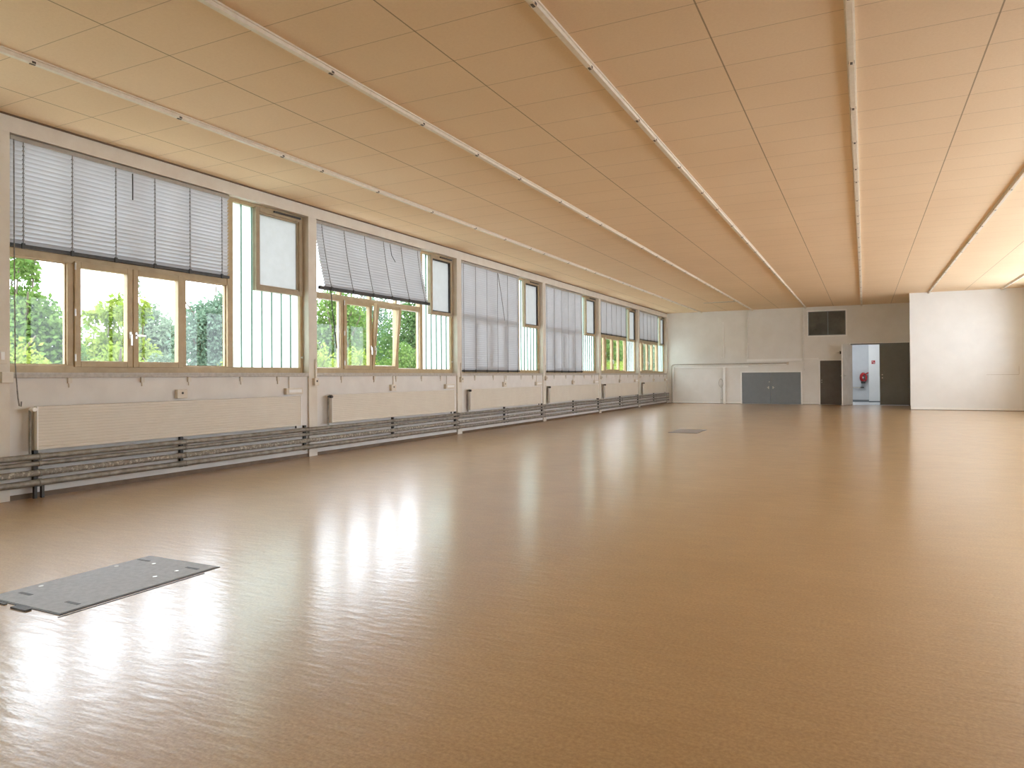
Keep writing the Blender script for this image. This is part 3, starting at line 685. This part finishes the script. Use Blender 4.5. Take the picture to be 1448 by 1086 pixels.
# ------------------------------------------------------------------ outdoors
struct(MB().box(-10.4, -W-.2, -30, 70, -.3, -.28).build('added_bounce_path', M_conc), 'unseen pale paving added outside the windows to bounce daylight onto the ceiling', 'added_bounce_path')  # out of view, added as a pale reflector lifting the ceiling by the windows
struct(MB().box(-70, -W-.2, -30, 110, -.6, -.3).build('ground', M_grass), 'grass outside the windows', 'ground')
LEAF = [mat_leaf('leaf_yellow_green', (.16,.25,.04,1), (.32,.37,.085,1)), mat_leaf('leaf_mid_green', (.085,.17,.04,1), (.19,.28,.08,1)),
        mat_leaf('leaf_deep_green', (.06,.125,.04,1), (.13,.215,.075,1)), mat_leaf('leaf_silver_green', (.15,.21,.13,1), (.27,.33,.22,1)), mat_leaf('leaf_blue_green', (.115,.18,.115,1), (.20,.28,.20,1))]
def crown(blobs, n, size, seed):
    rnd = random.Random(seed); m_ = MB(); tot = sum(b[3]**2 for b in blobs)
    for (cx, cy, cz, r, sz) in blobs:
        for i in range(int(n*r*r/tot)):
            d = Vector((rnd.gauss(0,1), rnd.gauss(0,1), rnd.gauss(0,1))).normalized()
            q = rnd.uniform(.62, 1.08) if rnd.random() < .85 else rnd.uniform(.3, .7)
            p = Vector((cx, cy, cz)) + Vector((d.x*r, d.y*r, d.z*r*sz))*q
            a = (d*.5 + Vector((rnd.gauss(0,1), rnd.gauss(0,1), rnd.gauss(0,1)))*.6 + Vector((0,0,-.25))).normalized()
            b_ = a.cross(Vector((rnd.gauss(0,1), rnd.gauss(0,1), rnd.gauss(0,1)))).normalized()
            c_ = a.cross(b_); s_ = size*rnd.uniform(.6, 1.25)
            m_.add([p, p+a*s_*.5+b_*s_*.27+c_*s_*.06, p+a*s_, p+a*s_*.5-b_*s_*.27+c_*s_*.06], [(0,1,2,3)])
    return m_
def tree(x, y, h, w, lm, seed, lb, name='tree', grp='trees outside the windows', leaf=.14, n=5200, wisps=0, sq=1.0):
    rnd = random.Random(seed)
    t = thing(name, lb, 'tree' if name == 'tree' else 'bush', (x, y, -.3), grp)
    blobs = []; low = .30 if name == 'tree' else .24
    for i in range(13):
        q = i/12; z = -.3 + h*(low + (.9-low)*q) ; rr = w*(1-.62*q*q)
        an = rnd.uniform(0, 2*PI); o_ = rr*.62*rnd.random()**.5
        blobs.append((x+o_*math.cos(an), y+o_*math.sin(an), z-.12*h, rr*rnd.uniform(.42,.62), sq))
    blobs.append((x, y, -.3+h*.5, w*.8, 1.0*h/(2.2*w) if w > h*.5 else 1.15))
    stem = MB()
    for i in range(wisps):
        an = rnd.uniform(0, 2*PI); o_ = w*.7*rnd.random(); bx, by = x+o_*math.cos(an), y+o_*math.sin(an)
        top = h*rnd.uniform(.02, .22); z1 = -.3+h*.92
        stem.tube([(bx, by, z1-.5), (bx+.05, by+.04, z1+top*.5), (bx+rnd.uniform(-.1,.1), by+rnd.uniform(-.1,.1), z1+top)], [.018,.012,.005], 5)
        for j in range(4): blobs.append((bx+rnd.uniform(-.1,.1), by+rnd.uniform(-.1,.1), z1+top*j/4, .12, 1.3))
    crown(blobs, n, leaf, seed).build('foliage', LEAF[lm], t)
    stem.tube([(x, y, -.3), (x+.05, y-.03, -.3+h*.35), (x-.04, y+.06, -.3+h*.6)], [.035+.01*h, .03+.006*h, .02], 8)
    for i in range(5):
        an = rnd.uniform(0, 2*PI); stem.tube([(x, y, -.3+h*(.25+.06*i)), (x+w*.35*math.cos(an), y+w*.35*math.sin(an), -.3+h*(.45+.06*i)), (x+w*.6*math.cos(an), y+w*.6*math.sin(an), -.3+h*(.6+.05*i))], [.05,.03,.012], 6)
    stem.build('stem', M_bark, t)
TREES = [
 (-14.0, 7.8, 3.7, 1.25, 1, 'bushy green tree with loose twigs seen through the first pane at far left', 6),
 (-15.4, 10.5, 3.0, 1.2, 0, 'low yellow green tree seen through the second pane of the nearest window', 6),
 (-18.4, 13.7, 4.3, 1.25, 3, 'grey green tree seen through the third pane of the nearest window', 1),
 (-14.9, 12.9, 4.3, 1.25, 4, 'tall dense tree seen through the fourth pane of the nearest window', 2),
 (-15.0, 17.7, 5.2, 1.6, 1, 'leafy tree behind the first pane of the window with the tilted sash', 1),
 (-18.8, 24.2, 6.0, 1.95, 4, 'blue green tree behind the middle of the window with the tilted sash', 1),
 (-14.4, 21.4, 5.4, 1.65, 2, 'dark green tree behind the right panes of the window with the tilted sash', 0),
 (-15.0, 29.4, 5.2, 1.8, 1, 'tree hidden mostly by the nearer fully lowered blind', 0),
 (-14.5, 34.6, 5.4, 1.8, 1, 'tree hidden mostly by the farther fully lowered blind', 0),
 (-14.0, 39.9, 6.0, 2.0, 1, 'mid green tree behind the left panes of the fifth window', 0),
 (-14.5, 44.8, 6.4, 2.0, 2, 'deep green tree behind the right panes of the fifth window', 0),
 (-14.5, 50.0, 6.6, 2.1, 3, 'pale grey green tree behind the left panes of the farthest window', 0),
 (-15.0, 55.4, 6.6, 2.1, 3, 'pale grey green tree behind the right panes of the farthest window', 0),
]
for i, (x, y, h, w, lm, lb, ws) in enumerate(TREES):
    far = y > 30
    tree(x, y, h, w, lm, 100+i, lb, leaf=.125 if not far else .2, n=18000 if not far else 7500, wisps=ws)
BUSH = [(-11.6, 6.1, 2.6, .85, 0, 'bright yellow green bush low in the first pane at far left'),
        (-11.6, 8.0, 2.4, .75, 0, 'yellow green bush low in the second pane of the nearest window'),
        (-12.9, 9.75, 2.3, .65, 3, 'grey green bush low in the third pane of the nearest window'),
        (-11.5, 10.6, 2.2, .75, 0, 'bright lime bush low in the fourth pane of the nearest window'),
        (-12.0, 13.0, 2.9, .95, 0, 'yellow green bush low in the first pane of the window with the tilted sash'),
        (-12.4, 15.3, 2.5, .95, 0, 'lime bush below the blue green tree, second pane of the second window'),
        (-12.2, 17.4, 2.9, .95, 1, 'green bush low behind the tilted sash'),
        (-12.0, 19.6, 2.6, .9, 0, 'bright bush low in the last pane of the window with the tilted sash'),
        (-11.0, 32.6, 2.3, 1.0, 0, 'lime bush low in the left panes of the fifth window'),
        (-11.2, 35.2, 2.4, 1.0, 0, 'lime bush low in the right panes of the fifth window')]
for i, (x, y, h, w, lm, lb) in enumerate(BUSH):
    tree(x, y, h, w, lm, 300+i, lb, name='bush', grp='bushes outside the windows', leaf=.09, n=9500)

# ------------------------------------------------------------------ light, world, camera
SKY = 5.5
wd = bpy.data.worlds.new('overcast_sky'); sc.world = wd; wd.use_nodes = True
nt = wd.node_tree; nt.nodes.clear()
o = nt.nodes.new('ShaderNodeOutputWorld'); bg = nt.nodes.new('ShaderNodeBackground')
tc = nt.nodes.new('ShaderNodeTexCoord'); sp = nt.nodes.new('ShaderNodeSeparateXYZ'); rp = nt.nodes.new('ShaderNodeValToRGB')
nt.links.new(tc.outputs['Generated'], sp.inputs[0]); nt.links.new(sp.outputs['Z'], rp.inputs['Fac'])
rp.color_ramp.elements[0].position = 0; rp.color_ramp.elements[0].color = (.83,.915,1,1)
rp.color_ramp.elements[1].position = 1; rp.color_ramp.elements[1].color = (.81,.905,1,1)
nt.links.new(rp.outputs['Color'], bg.inputs['Color']); bg.inputs['Strength'].default_value = SKY
nt.links.new(bg.outputs[0], o.inputs[0])

cam = bpy.data.cameras.new('camera'); co = bpy.data.objects.new('camera', cam); COL.objects.link(co)
cam.sensor_width = 36; cam.sensor_fit = 'HORIZONTAL'; cam.lens = 1003.92/1448*36; cam.shift_y = -(543-522.97)/1448
cam.clip_start = .05; cam.clip_end = 500
co.matrix_world = Matrix.Translation((0,0,CAMZ)) @ Matrix.Rotation(math.radians(26.395), 4, 'Z') @ Matrix.Rotation(math.radians(90+.507), 4, 'X') @ Matrix.Rotation(math.radians(-.408), 4, 'Z')
sc.camera = co
sc.view_settings.view_transform = 'Standard'; sc.view_settings.look = 'None'; sc.view_settings.gamma = 1
sc.view_settings.use_curve_mapping = False; sc.view_settings.exposure = 0.58
sc.cycles.use_denoising = True
sc.cycles.max_bounces = 14; sc.cycles.diffuse_bounces = 8; sc.cycles.transparent_max_bounces = 16; sc.cycles.glossy_bounces = 5; sc.cycles.transmission_bounces = 8
sc.cycles.sample_clamp_indirect = 8
